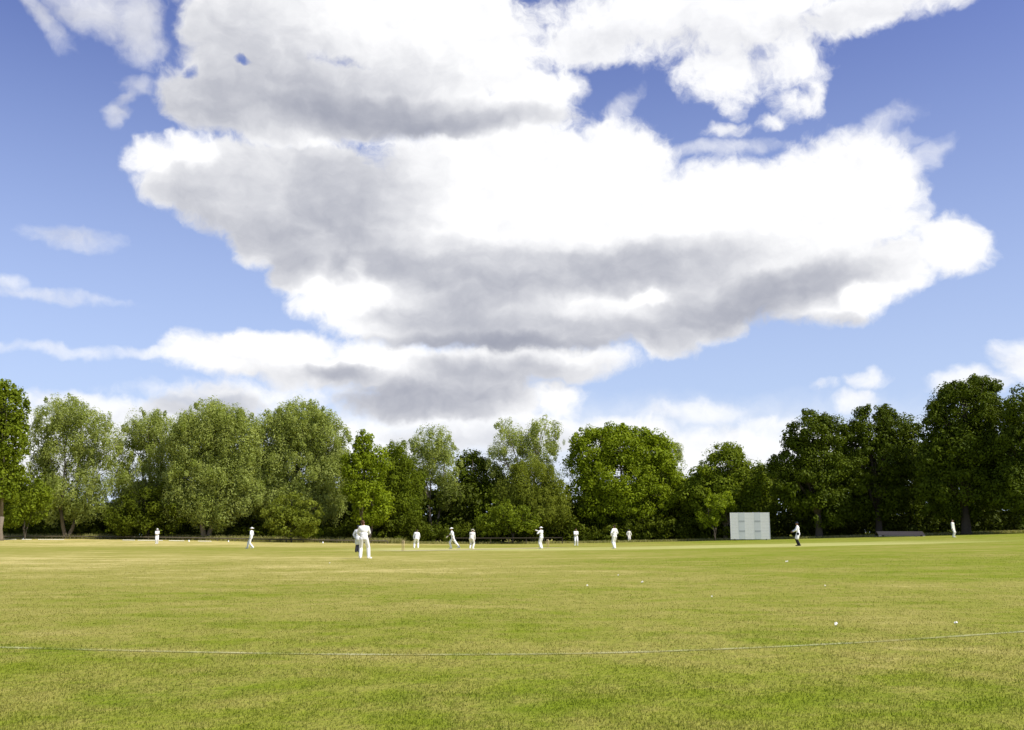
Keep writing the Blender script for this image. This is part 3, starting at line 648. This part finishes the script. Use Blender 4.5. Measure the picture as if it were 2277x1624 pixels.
# a lower, sunnier fringe of scrub in front of it
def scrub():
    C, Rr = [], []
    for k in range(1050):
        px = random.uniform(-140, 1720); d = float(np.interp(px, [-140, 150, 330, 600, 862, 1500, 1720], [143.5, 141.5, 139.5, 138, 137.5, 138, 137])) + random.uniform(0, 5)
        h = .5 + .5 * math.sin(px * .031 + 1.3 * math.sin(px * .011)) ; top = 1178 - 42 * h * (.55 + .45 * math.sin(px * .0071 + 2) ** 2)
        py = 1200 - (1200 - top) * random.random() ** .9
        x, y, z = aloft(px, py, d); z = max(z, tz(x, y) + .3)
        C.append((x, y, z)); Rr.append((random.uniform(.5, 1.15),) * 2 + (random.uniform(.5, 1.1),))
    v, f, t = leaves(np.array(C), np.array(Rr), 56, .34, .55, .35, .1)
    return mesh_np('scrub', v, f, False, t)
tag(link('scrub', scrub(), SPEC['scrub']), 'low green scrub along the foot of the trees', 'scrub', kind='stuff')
# long grass at the foot of the hedge, bleached where it stands in the sun on the left
VERGE = [(-140, 140.5), (150, 138.5), (330, 136.5), (600, 134.5), (862, 133), (1100, 134.5), (1500, 136), (2000, 125.5), (2420, 122)]
nv_ = 42000
vp = RNG.uniform(-140, 2420, nv_); vd = np.interp(vp, [q[0] for q in VERGE], [q[1] for q in VERGE]) + RNG.uniform(0, 1, nv_) ** 1.4 * 5
vx = (vp - 1138.5) / FPX * vd * .9855
tall = np.where(vp < 900, .75, .34)
v, f, t = blades(nv_, vx, vd, tall, .045)
tag(link('long_grass', mesh_np('long_grass', v, f, False, t), leaf_material('long_grass', (.20, .22, .05), (.46, .43, .19), .4, .6, .05)), 'unmown pale grass along the foot of the hedge', 'grass', kind='stuff')

# ------------------------------------------------------------------ people
SKIN = simple('skin', (.42, .25, .17), .6, .06, 20, .3)
SKIN_TAN = simple('tanned_skin', (.27, .15, .095), .6, .06, 20, .3)
WHITES = simple('cricket_whites', (.79, .79, .77), .8, .04, 9, .15, 0, .25)
CREAM = simple('cream_flannel', (.72, .70, .62), .8, .05, 9, .15, 0, .25)
COAT = simple('white_coat', (.80, .80, .79), .8, .04, 9, .15, 0, .25)
DARK_CLOTH = simple('dark_trousers', (.022, .022, .028), .85, .2, 9, .15)
SHOE = simple('white_shoe', (.78, .77, .70), .6, .05, 12, .25)
SHOE_DARK = simple('black_shoe', (.02, .02, .02), .5, .1, 12, .3)
HAIR = simple('dark_hair', (.035, .020, .012), .7, .3, 30, .2)
HAIR_BROWN = simple('brown_hair', (.075, .035, .018), .7, .3, 30, .2)
HAT = simple('white_hat', (.80, .80, .77), .8, .04, 12, .15)
CAP = simple('dark_cap', (.020, .026, .045), .8, .1, 12, .15)
LEATHER = simple('pale_glove', (.74, .70, .60), .6, .06, 20, .3)
WILLOW_WOOD = simple('pale_wood', (.72, .56, .33), .55, .12, 8, .3)

def fused(name, mb, mat, parent, voxel=.016, smooth=6):
    """one continuous surface from overlapping pieces (voxel remesh, relaxed)"""
    o = link(name, mb.mesh(name), None, None)
    m = o.modifiers.new('remesh', 'REMESH'); m.mode = 'VOXEL'; m.voxel_size = voxel; m.use_smooth_shade = True
    s = o.modifiers.new('smooth', 'SMOOTH'); s.iterations = smooth; s.factor = .5
    bpy.context.view_layer.update()
    me = bpy.data.meshes.new_from_object(o.evaluated_get(bpy.context.evaluated_depsgraph_get()))
    old = o.data; bpy.data.objects.remove(o); bpy.data.meshes.remove(old)
    me.name = name; me.polygons.foreach_set('use_smooth', [True] * len(me.polygons)); me.materials.clear()
    return link(name, me, mat, parent)

def two_bone(a, b, l1, l2, hint):
    a = Vector(a); b = Vector(b); d = b - a; L = min(d.length, (l1 + l2) * .999); u = d.normalized(); b = a + u * L
    x = (l1 * l1 - l2 * l2 + L * L) / (2 * L); h = math.sqrt(max(0, l1 * l1 - x * x))
    hv = Vector(hint); hv = hv - u * hv.dot(u); hv = hv.normalized() if hv.length > 1e-5 else Vector((0, 0, 1))
    return a + u * x + hv * h, b

def person(label, px, d, face, H=1.78, lean=(0, 0), hip=.0, feet=((.12, 0), (-.12, 0)), hands=((.30, .02, .82), (-.30, .02, .82)), elbow=((1, -.6, 0), (-1, -.6, 0)),
           toes=(.2, -.2), lift=(0, 0), head=(0, 0), coat=False, hat=None, skin=None, hair=None, cream=False, sleeves=True, glove=None, group=None, py=1215):
    """face: compass direction faced in degrees (0 = away from the camera, 90 = to the right);
    local axes: +y forward, +x the person's right; measures in metres for a 1.78 m figure"""
    x, y, z = at(px, d, py); k = H / 1.78
    root = empty('person', (x, y, z), -R(face)); root.scale = (k, k, k)
    skin = skin or SKIN
    pel = Vector((0, 0, .94 - hip))
    up = Vector((lean[0], lean[1], 1)).normalized(); rt = Vector((1, 0, 0)); rt = (rt - up * rt.dot(up)).normalized(); fw = up.cross(rt)
    waist = pel + up * .16; chest = pel + up * .36; neck0 = pel + up * .53; sh = {0: pel + up * .475 + rt * .175, 1: pel + up * .475 - rt * .175}
    hu = (up + Vector((head[0], head[1], 0)) + Vector((0, 0, .35))).normalized(); hc = neck0 + hu * .175; hf = (fw - hu * fw.dot(hu)).normalized(); hr = hf.cross(hu)
    hm = Matrix((hr, hf, hu)).transposed()
    ank, knee, hipj, foot = {}, {}, {}, {}
    for i in (0, 1):
        sx = 1 if i == 0 else -1
        hipj[i] = pel + rt * .095 * sx - Vector((0, 0, .03)); a = Vector((feet[i][0], feet[i][1], .085 + lift[i]))
        knee[i], ank[i] = two_bone(hipj[i], a, .445, .43, (toes[i] * .5, 1, .05)); t = R(0)
        tv = Vector((math.sin(toes[i]), math.cos(toes[i]), -.0)); foot[i] = (ank[i] - tv * .05 - Vector((0, 0, .045)), ank[i] + tv * .17 - Vector((0, 0, .055 + lift[i] * .25)))
    el, wr = {}, {}
    for i in (0, 1):
        el[i], wr[i] = two_bone(sh[i], hands[i], .285, .255, elbow[i])
    # --- body: one continuous surface, hands with fingers included
    b = MB()
    b.ball(hc, (.074, .094, .115), 16, 12, hm); b.ball(hc + hf * .03 - hu * .055, (.058, .065, .062), 12, 8, hm)           # skull, jaw
    b.capsule(hc + hf * .088 + hu * .008, hc + hf * .103 - hu * .022, .011, .016, 8)                                       # nose
    for s in (-1, 1):
        b.ball(hc + hr * s * .076 - hf * .005 - hu * .005, (.012, .022, .032), 8, 6, hm)                                  # ears
        b.ball(hc + hr * s * .032 + hf * .080 + hu * .020, (.017, .010, .009), 8, 6, hm)                                  # brows / eyes
    b.capsule(hc + hr * -.022 + hf * .087 - hu * .054, hc + hr * .022 + hf * .087 - hu * .054, .009, .009, 8)              # mouth
    b.capsule(neck0 - up * .05, hc - hu * .06, .058, .052, 12)
    tm = Matrix((rt, fw, up)).transposed()
    for p, r in ((pel, (.160, .110, .13)), (waist, (.142, .098, .14)), (chest, (.170, .115, .15)), (pel + up * .44, (.165, .095, .085))): b.ball(p, r, 16, 12, tm)
    for i in (0, 1):
        b.capsule(chest + up * .07 + (sh[i] - chest) * .5, sh[i], .07, .062); b.capsule(sh[i], el[i], .052, .040); b.capsule(el[i], wr[i], .039, .026)
        b.capsule(hipj[i], knee[i], .088, .056); b.capsule(knee[i], knee[i].lerp(ank[i], .35), .054, .052); b.capsule(knee[i].lerp(ank[i], .35), ank[i], .052, .036)
        b.capsule(foot[i][0], foot[i][1], .036, .030)
        # hand: palm, four curled fingers of different lengths, thumb from the side
        dv = (wr[i] - el[i]).normalized(); sx = 1 if i == 0 else -1
        pn = Vector((-sx, 0, 0)); pn = (pn - dv * pn.dot(dv)); pn = pn.normalized() if pn.length > 1e-4 else Vector((0, 1, 0)); ac = dv.cross(pn)
        b.ball(wr[i] + dv * .048, (.040, .046, .018), 10, 8, Matrix((ac, dv, pn)).transposed())
        for j, ln_ in enumerate((.070, .080, .075, .060)):
            o0 = wr[i] + dv * .082 + ac * (j - 1.5) * .020; o1 = o0 + dv * ln_ * .5 + pn * .012; o2 = o1 + dv * ln_ * .36 + pn * .026
            b.capsule(o0, o1, .0095, .0085, 7); b.capsule(o1, o2, .0085, .0075, 7)
        t0 = wr[i] + dv * .03 - ac * .034; t1 = t0 + dv * .034 - ac * .022 + pn * .012; b.capsule(t0, t1, .012, .010, 7); b.capsule(t1, t1 + dv * .028 + pn * .014, .010, .008, 7)
    fused('body', b, skin, root, .013, 4)
    # --- clothes
    cl = MB(); g = .014
    for p, r in ((pel + up * .05, (.182, .136, .10)), (waist, (.178, .132, .15)), (chest, (.200, .144, .16)), (pel + up * .44, (.180, .108, .09))): cl.ball(p, r, 16, 12, tm)
    cl.capsule(pel + up * .46, neck0 + up * .0, .085, .062)
    for i in (0, 1):
        cl.capsule(chest + up * .07 + (sh[i] - chest) * .5, sh[i], .085, .076); cl.capsule(sh[i], el[i], .080, .066)
        if sleeves: cl.capsule(el[i], el[i].lerp(wr[i], .9), .065, .048)
    if coat:
        for i in (0, 1):
            h2 = hipj[i].lerp(knee[i], .78)
            cl.capsule(pel + rt * .05 * (1 - 2 * i), h2, .135, .130)
        cl.ball(pel - up * .05, (.185, .140, .18), 16, 12, tm)
    fused('coat' if coat else 'shirt', cl, COAT if coat else (CREAM if cream else WHITES), root, .016, 6)
    tr = MB(); tr.ball(pel, (.172, .124, .125), 16, 12, tm)
    for i in (0, 1):
        tr.capsule(hipj[i], knee[i], .114, .090); tr.capsule(knee[i], ank[i] + Vector((0, 0, .01)), .088, .078)
    fused('trousers', tr, DARK_CLOTH if coat else (CREAM if cream else WHITES), root, .016, 6)
    for i in (0, 1):
        s = MB(); s.capsule(foot[i][0], foot[i][1], .047, .040); s.capsule(foot[i][0] + Vector((0, 0, .03)), ank[i], .045, .046)
        fused('shoe', s, SHOE_DARK if coat else SHOE, root, .014, 4)
    if hat == 'sun':
        h = MB(); h.ball(hc + hu * .045, (.088, .108, .085), 16, 10, hm)
        n = 24; c = hc + hu * .045
        ring = lambda r, dz: [c + hm @ Vector((math.cos(6.28318 * q / n) * r, math.sin(6.28318 * q / n) * (r + .02), dz)) for q in range(n)]
        r0, r1, r2, r3 = ring(.075, .02), ring(.165, -.012), ring(.165, -.020), ring(.075, .006); v = r0 + r1 + r2 + r3; f = []
        for q in range(n):
            w = (q + 1) % n
            for lay in range(3): f.append((lay * n + q, lay * n + w, (lay + 1) * n + w, (lay + 1) * n + q))
        h.add(v, f); h.build('hat', HAT, root, True)
    elif hat == 'cap':
        h = MB(); h.ball(hc + hu * .042, (.084, .104, .082), 16, 10, hm); h.ball(hc + hu * .045 + hf * .12, (.066, .065, .010), 12, 6, hm); h.build('cap', CAP, root, True)
    else:
        h = MB(); h.ball(hc + hu * .030 - hf * .014, (.083, .100, .100), 16, 12, hm); h.ball(hc - hf * .045 - hu * .03, (.072, .06, .075), 12, 8, hm)
        fused('hair', h, hair or HAIR, root, .013, 3)
    if hat in ('sun', 'cap'):
        h = MB(); h.ball(hc - hf * .040 - hu * .02, (.073, .062, .070), 12, 8, hm); fused('hair', h, hair or HAIR, root, .013, 2)
    if glove is not None:
        dv = (wr[glove] - el[glove]).normalized(); s = MB(); s.capsule(wr[glove] - dv * .02, wr[glove] + dv * .06, .046, .058); s.capsule(wr[glove] + dv * .06, wr[glove] + dv * .15, .056, .038)
        fused('glove', s, LEATHER, root, .014, 4)
    return tag(root, label, 'person', group)

PL = 'cricket players in white'
# bent fielder nearest to the camera, seen from behind
person('nearest player in whites, seen from behind with head bowed and feet apart', 808, 47.5, -14, 1.84, lean=(.0, .16), hip=.02, feet=((.24, .02), (-.14, -.02)), toes=(.85, .1),
       hands=((.10, .34, 1.02), (-.10, .34, 1.0)), elbow=((1.2, -.3, -.1), (-1.2, -.3, -.1)), head=(-.40, .25), hair=HAIR_BROWN, group=PL, py=1240)
person('umpire in white coat and dark trousers, half hidden by the nearest player', 795, 66, 15, 1.76, lean=(-.06, .14), feet=((.05, .05), (-.09, -.05)), coat=True, hat='cap',
       hands=((.22, .24, .98), (-.22, .05, .92)), elbow=((1, -.7, 0), (-1.5, -.1, .1)), group='umpires in white coats', py=1226)
person('player in a white hat standing still with arms folded, far left of the field', 348, 117, 160, 1.78, feet=((.08, 0), (-.08, 0)), hat='sun', hands=((-.06, .22, 1.17), (.06, .23, 1.14)), group=PL, py=1213)
person('player in whites striding left and leaning on the way, left of the nearest player', 557, 85, -80, 1.82, lean=(0, -.08), hip=.03, feet=((.06, .30), (-.06, -.22)), lift=(0, .03), hat='sun',
       hands=((.20, .10, .95), (-.22, -.04, .88)), group=PL, py=1222)
person('player in whites stooping with legs apart just right of the left-hand wicket', 926, 87, -8, 1.74, lean=(.06, .34), hip=.08, feet=((.14, .02), (-.20, .02)),
       hands=((.22, .26, .78), (-.24, .22, .80)), elbow=((1, -.4, 0), (-1.2, -.4, .1)), head=(0, .2), group=PL, py=1221)
person('player in whites striding left with one pale glove held out in front', 1007, 84, -82, 1.83, lean=(0, .20), hip=.06, feet=((.07, .16), (-.07, -.52)), toes=(.05, -.1), lift=(0, .06), hat='sun', sleeves=False, skin=SKIN_TAN,
       hands=((.20, .48, .98), (-.24, -.06, .84)), glove=0, group=PL, py=1222)
person('player in whites doubled over with hands on knees, right of the gloved one', 1048, 83, 18, 1.80, lean=(.0, .50), hip=.10, feet=((.13, .02), (-.12, .02)), hat='sun',
       hands=((.19, .30, .62), (-.17, .30, .60)), elbow=((1.2, -.2, .2), (-1.2, -.2, .2)), head=(0, .3), cream=True, group=PL, py=1223)
person('batting player in whites beside the right-hand wicket, one hand raised to the left', 1204, 83, -55, 1.80, lean=(0, .05), feet=((.15, .05), (-.14, -.03)), hat='sun',
       hands=((.06, .46, 1.44), (-.16, .30, 1.20)), elbow=((1, 0, -.6), (-1, 0, -.6)), glove=0, group=PL, py=1219)
person('dark haired player in whites with folded arms, just right of the right-hand wicket', 1281, 104, 175, 1.76, feet=((.13, .02), (-.13, 0)), skin=SKIN_TAN,
       hands=((-.04, .23, 1.16), (.06, .24, 1.12)), elbow=((1, -.1, -.3), (-1, -.1, -.3)), group=PL, py=1215)
person('tall upright player in whites with dark hair, standing before the bright maple', 1367, 79.5, -35, 1.84, feet=((.08, .06), (-.09, -.05)), hands=((.22, .16, .98), (-.24, .10, .95)), group=PL, py=1221)
person('farthest small player in whites, on the turf edge right of the tall one', 1399, 137, 170, 1.76, feet=((.09, 0), (-.09, 0)), hat='cap', hands=((.28, .05, .92), (-.28, .05, .92)), cream=True, group=PL, py=1207)
person('umpire in white coat and black trousers, alone right of the sight screen', 1776, 76, -70, 1.80, lean=(0, .08), feet=((.07, .04), (-.06, -.07)), coat=True, hat='cap', skin=SKIN_TAN,
       hands=((.14, .42, 1.06), (-.14, .34, 1.04)), elbow=((.8, -.6, -.8), (-.8, -.6, -.8)), group='umpires in white coats', py=1214)
person('player in whites at the far right, slim and upright before the tallest oak', 2120, 103, 140, 1.80, feet=((.11, .02), (-.11, 0)), hands=((.24, .06, .86), (-.24, .06, .86)), cream=True, group=PL, py=1193)

# ------------------------------------------------------------------ cricket furniture
WOOD = simple('weathered_rail', (.36, .33, .25), .85, .25, 4, .15, 0, .4)
WHITE_PAINT = simple('white_paint', (.78, .79, .78), .55, .06, 3, .3)
SCREEN_GREY = simple('screen_boards', (.86, .85, .81), .6, .06, 2, .3)
STEEL = simple('grey_steel', (.30, .31, .33), .5, .15, 6, .4, .4)
RUBBER = simple('black_rubber', (.02, .02, .02), .8, .2, 10, .2)

ang = math.atan2(dv[1], dv[0])
for (wx, wy), lab in zip(WK, ('left-hand wicket of pale wooden stumps, nearer to the camera', 'right-hand wicket of pale wooden stumps beside the batting player')):
    w = empty('wicket', (wx, wy, tz(wx, wy)), ang)
    for s in (-1, 0, 1):
        m = MB(); m.tube([(0, s * .095, -.1), (0, s * .095, .69), (0, s * .095, .711)], [.019, .019, .013], 10); m.build('stump', WILLOW_WOOD, w, True)
    for s in (-1, 1):
        m = MB(); m.tube([(0, s * .0475 - .054, .718), (0, s * .0475 - .02, .718), (0, s * .0475 + .02, .718), (0, s * .0475 + .054, .718)], [.006, .0095, .0095, .006], 8); m.build('bail', WILLOW_WOOD, w, True)
    tag(w, lab, 'wicket', 'wickets')

# sight screen: boarded white face on a wheeled steel frame
sx_, sy_, sz_ = at(1669, 125, 1200)
ss = empty('sight_screen', (sx_, sy_, sz_), R(-14)); W_, H_ = 4.72, 3.42
fm = MB(); nbd = 18
for k in range(nbd):
    fm.box((0, 0, .14 + (k + .5) * (H_ - .14) / nbd), (W_, .022, (H_ - .14) / nbd - .010), 0, R(3))
fm.build('screen_face', SCREEN_GREY, ss)
for s in (-1.02, .78):
    m = MB()
    for q in (-.35, .35): m.box((s + q, .05, H_ / 2 + .1), (.09, .05, H_ - .1))
    m.build('upright', STEEL, ss)
FRAME_MARK = simple('frame_mark_grey', (.42, .44, .43), .6, .1, 2, .3); FRAME_BAND = simple('frame_band_grey', (.62, .64, .62), .6, .1, 2, .3)  # added panels on the face stand for the frame behind showing through the slats
for s in (-.98, .92):
    m = MB(); m.box((s, -.0165, H_ / 2 + .08), (.74, .008, H_ - .22), 0, 0); pn_ = m.build('added_frame_band', FRAME_BAND, ss)
    for zz in (1.15, 2.35):
        m = MB(); m.box((s, -.024, zz), (.70, .008, .20)); m.build('added_frame_mark', FRAME_MARK, pn_)
m = MB()
for zz in (.42, 1.05, 2.25, 3.1): m.box((0, .09, zz), (W_ - .2, .04, .10))
m.build('cross_rail', STEEL, ss)
for s in (-1.9, 1.9):
    m = MB(); m.tube([(s, .06, 2.6), (s, 1.25, .2)], .035, 8); m.tube([(s, .02, .2), (s, 1.3, .2)], .035, 8); m.build('brace', STEEL, ss)
    for yy in (.12, 1.2):
        m = MB(); m.tube([(s - .05, yy, .14), (s + .05, yy, .14)], .14, 14); m.build('wheel', RUBBER, ss)
for s in (-1, 1):
    m = MB(); m.box((s * (W_ / 2 + .012), 0, H_ / 2 + .07), (.03, .05, H_ - .12)); m.build('edge_strip', WHITE_PAINT, ss)
tag(ss, 'white slatted sight screen standing before the dark trees', 'sight screen')

# low roll-on pitch cover, the shade of the oaks put into its sheet colour
cx_, cy_, cz_ = at(2000, 119, 1189)
pc = empty('pitch_cover', (cx_, cy_, cz_), R(-4))
SHADED_SHEET = simple('shaded_sheet', (.036, .031, .030), .55, .3, 1.5, .3, 0, .3)  # sheet colour darkened to stand for the shade of the oaks
m = MB(); L2 = 2.65
prof_ = [(-.95, .16), (-.95, .24), (0, .66), (.95, .24), (.95, .16), (0, .56)]
n_ = 9
for k in range(n_):
    xx = -L2 + 2 * L2 * k / (n_ - 1); shr = 1 if 0 < k < n_ - 1 else .96
    m.v += [(xx, yy * shr, zz) for yy, zz in prof_]
for k in range(n_ - 1):
    for j in range(6): m.f.append((k * 6 + j, k * 6 + (j + 1) % 6, (k + 1) * 6 + (j + 1) % 6, (k + 1) * 6 + j))
m.f.append((0, 1, 2, 3, 4, 5)); m.f.append(tuple((n_ - 1) * 6 + j for j in range(6))[::-1])
m.build('cover_sheet', SHADED_SHEET, pc)
m = MB()
for yy in (-.9, .9): m.box((0, yy, .13), (2 * L2, .06, .06))
for xx in (-2.4, 0, 2.4): m.box((xx, 0, .13), (.06, 1.74, .05))
m.build('frame', STEEL, pc)
for xx in (-2.2, 2.2):
    for yy in (-1.0, 1.0):
        m = MB(); m.tube([(xx, yy - .04, .12), (xx, yy + .04, .12)], .12, 12); m.build('wheel', RUBBER, pc)
tag(pc, 'low grey sloping pitch cover on wheels, parked in the shade of the dark oaks', 'pitch cover')

# knee-high rail fence along the far left edge
def fence_run(pts, label, hgt=.55, wood=None):
    wood = wood or WOOD
    root = empty('rail_fence', (pts[0][0], pts[0][1], tz(*pts[0])))
    o = Vector(root.location); rail = MB(); P3 = []
    for (a, b) in zip(pts, pts[1:]):
        L = math.dist(a, b); n = max(1, round(L / 2.4))
        for k in range(n): P3.append((a[0] + (b[0] - a[0]) * k / n, a[1] + (b[1] - a[1]) * k / n))
    P3.append(pts[-1])
    for (a, b) in zip(P3, P3[1:]):
        za, zb = tz(*a), tz(*b); an = math.atan2(b[1] - a[1], b[0] - a[0]); L = math.dist(a, b)
        rail.tube([Vector((a[0], a[1], za + hgt)) - o, Vector((b[0], b[1], zb + hgt)) - o], .085, 6)
    rail.build('rail', wood, root)
    for (a, b) in P3:
        q = MB(); q.tube([Vector((a, b, tz(a, b) - .1)) - o, Vector((a, b, tz(a, b) + hgt - .05)) - o], .06, 7); q.build('post', wood, root)
    return tag(root, label, 'fence')
A_ = [at(-60, 139)[:2], at(150, 137)[:2], at(330, 135)[:2], at(600, 133)[:2], at(862, 131.5)[:2]]
fence_run(A_, 'long low brown rail fence along the far left edge of the field', .34, simple('brown_rail', (.13, .11, .075), .9, .25, 4, .1, 0, .4))
B_ = [at(1010, 133)[:2], at(1130, 133)[:2], at(1250, 133)[:2]]
fence_run(B_, 'short dark rail fence under the trees behind the wickets', .75, simple('dark_rail', (.045, .038, .026), .9, .25, 4, .1, 0, .4))

# small white boundary flags / discs along the rope at the far left
def marker(px, d, r, label, py=1205):
    x, y, z = at(px, d, py); o = empty('boundary_marker', (x, y, z))
    m = MB(); m.tube([(0, 0, 0), (0, 0, .03), (0, 0, .16), (0, 0, .2)], [r, r * .95, r * .5, r * .34], 14); m.build('cone', WHITE_PAINT, o, True)
    m = MB(); m.tube([(0, 0, .004), (0, 0, .016)], [r * 1.25, r * 1.2], 14); m.build('base_disc', WHITE_PAINT, o, True)
    return tag(o, label, 'boundary marker', 'white boundary markers')
marker(420, 128, .12, 'white boundary marker between the arms-folded player and the leaning willow trunk')
marker(508, 129, .10, 'white boundary marker below the bright bush by the fence')
marker(718, 129, .11, 'white boundary marker left of the umpire with the hidden face')
marker(52, 133, .18, 'white boundary marker under the columnar tree at the far left')
# worn chalk of the far boundary
ch = []
for (p0, p1) in ((4, 36), (48, 70), (84, 142), (272, 300), (306, 362), (375, 410), (440, 470)):
    for p in np.linspace(p0, p1, 5): ch.append((p, p0, p1))
V_, F_ = [], []
for i, (p, p0, p1) in enumerate(ch):
    d0 = 131.5 - p * .006
    for dd in (0, .9):
        x, y, z = at(p, d0 + dd); V_.append((x, y, z + .03 + dd * .05))
    if p < p1 - 1e-6 and i % 5 < 4: F_.append((2 * i, 2 * i + 2, 2 * i + 3, 2 * i + 1))
tag(link('far_boundary_line', mesh_np('far_boundary_line', V_, F_), simple('chalk', (.74, .71, .52), .9, .15, 1, .05)), 'broken chalk line along the far left edge', kind='structure')

# white flowers and clover heads in the near turf
PETAL = simple('white_petals', (.82, .82, .76), .7, .04, 30, .2); YOLK = simple('flower_heart', (.62, .50, .12), .8, .1, 30, .2); STALK = simple('stalk', (.10, .16, .03), .8, .1, 20, .2)
def flower(px, py, r, label, n=1):
    x, y = ground_hit(px, py); o = empty('daisy_clump', (x, y, tz(x, y)), random.uniform(-.4, .4))
    for k in range(n):
        pet, heart, st = MB(), MB(), MB()
        ox, oy = (0, 0) if k == 0 else (random.uniform(-1, 1) * r * 1.8, random.uniform(-1, 1) * r * 1.2); h = random.uniform(.035, .05); tl = Vector((random.uniform(-.5, .5), -.8, .6)).normalized()
        q = tl.to_track_quat('Z', 'Y').to_matrix(); c = Vector((ox, oy, h)); np_ = 11; V0 = []; F0 = []
        ringp = []
        for j in range(np_ * 2):
            a = math.pi * j / np_; rr = r if j % 2 == 0 else r * .62
            ringp.append(c + q @ Vector((math.cos(a) * rr, math.sin(a) * rr, .10 * rr)))
        m_ = len(ringp); up_ = q @ Vector((0, 0, .003))
        V0 = [c + up_] + [p + up_ for p in ringp] + [c - up_] + [p - up_ for p in ringp]
        for j in range(m_):
            w = (j + 1) % m_
            F0 += [(0, 1 + j, 1 + w), (m_ + 1, m_ + 2 + w, m_ + 2 + j), (1 + j, m_ + 2 + j, m_ + 2 + w, 1 + w)]
        pet.add(V0, F0)
        heart.ball(c + (q @ Vector((0, 0, r * .12))), (r * .3, r * .3, r * .16), 10, 6, q); st.tube([(ox, oy, -.01), (ox, oy, h * .6), tuple(c)], .003, 6)
        pe = pet.build('petals', PETAL, o); heart.build('flower_heart', YOLK, pe, True); st.build('stalk', STALK, o)
    return tag(o, label, 'flower', 'white flowers in the turf')
flower(1858, 1395, .016, 'largest clump of white daisies, in the right foreground above the chalk line', 3)
flower(2124, 1392, .014, 'pair of white daisies close above the right end of the chalk line', 2)
flower(1375, 1283, .019, 'white daisy in mid field, highest of the three right of centre', 1)
flower(1427, 1298, .019, 'white daisies in mid field, rightmost of the three right of centre', 2)
flower(1306, 1306, .018, 'white daisy in mid field, leftmost of the three right of centre', 1)
flower(1751, 1251, .030, 'white daisies far out below the lone umpire', 2)
flower(1583, 1331, .013, 'single daisy in the middle of the right half of the turf', 1)
flower(1835, 1307, .014, 'single daisy below and right of the lone umpire', 1)
flower(733, 1254, .030, 'white daisy left of the nearest player and closer to the camera', 1)
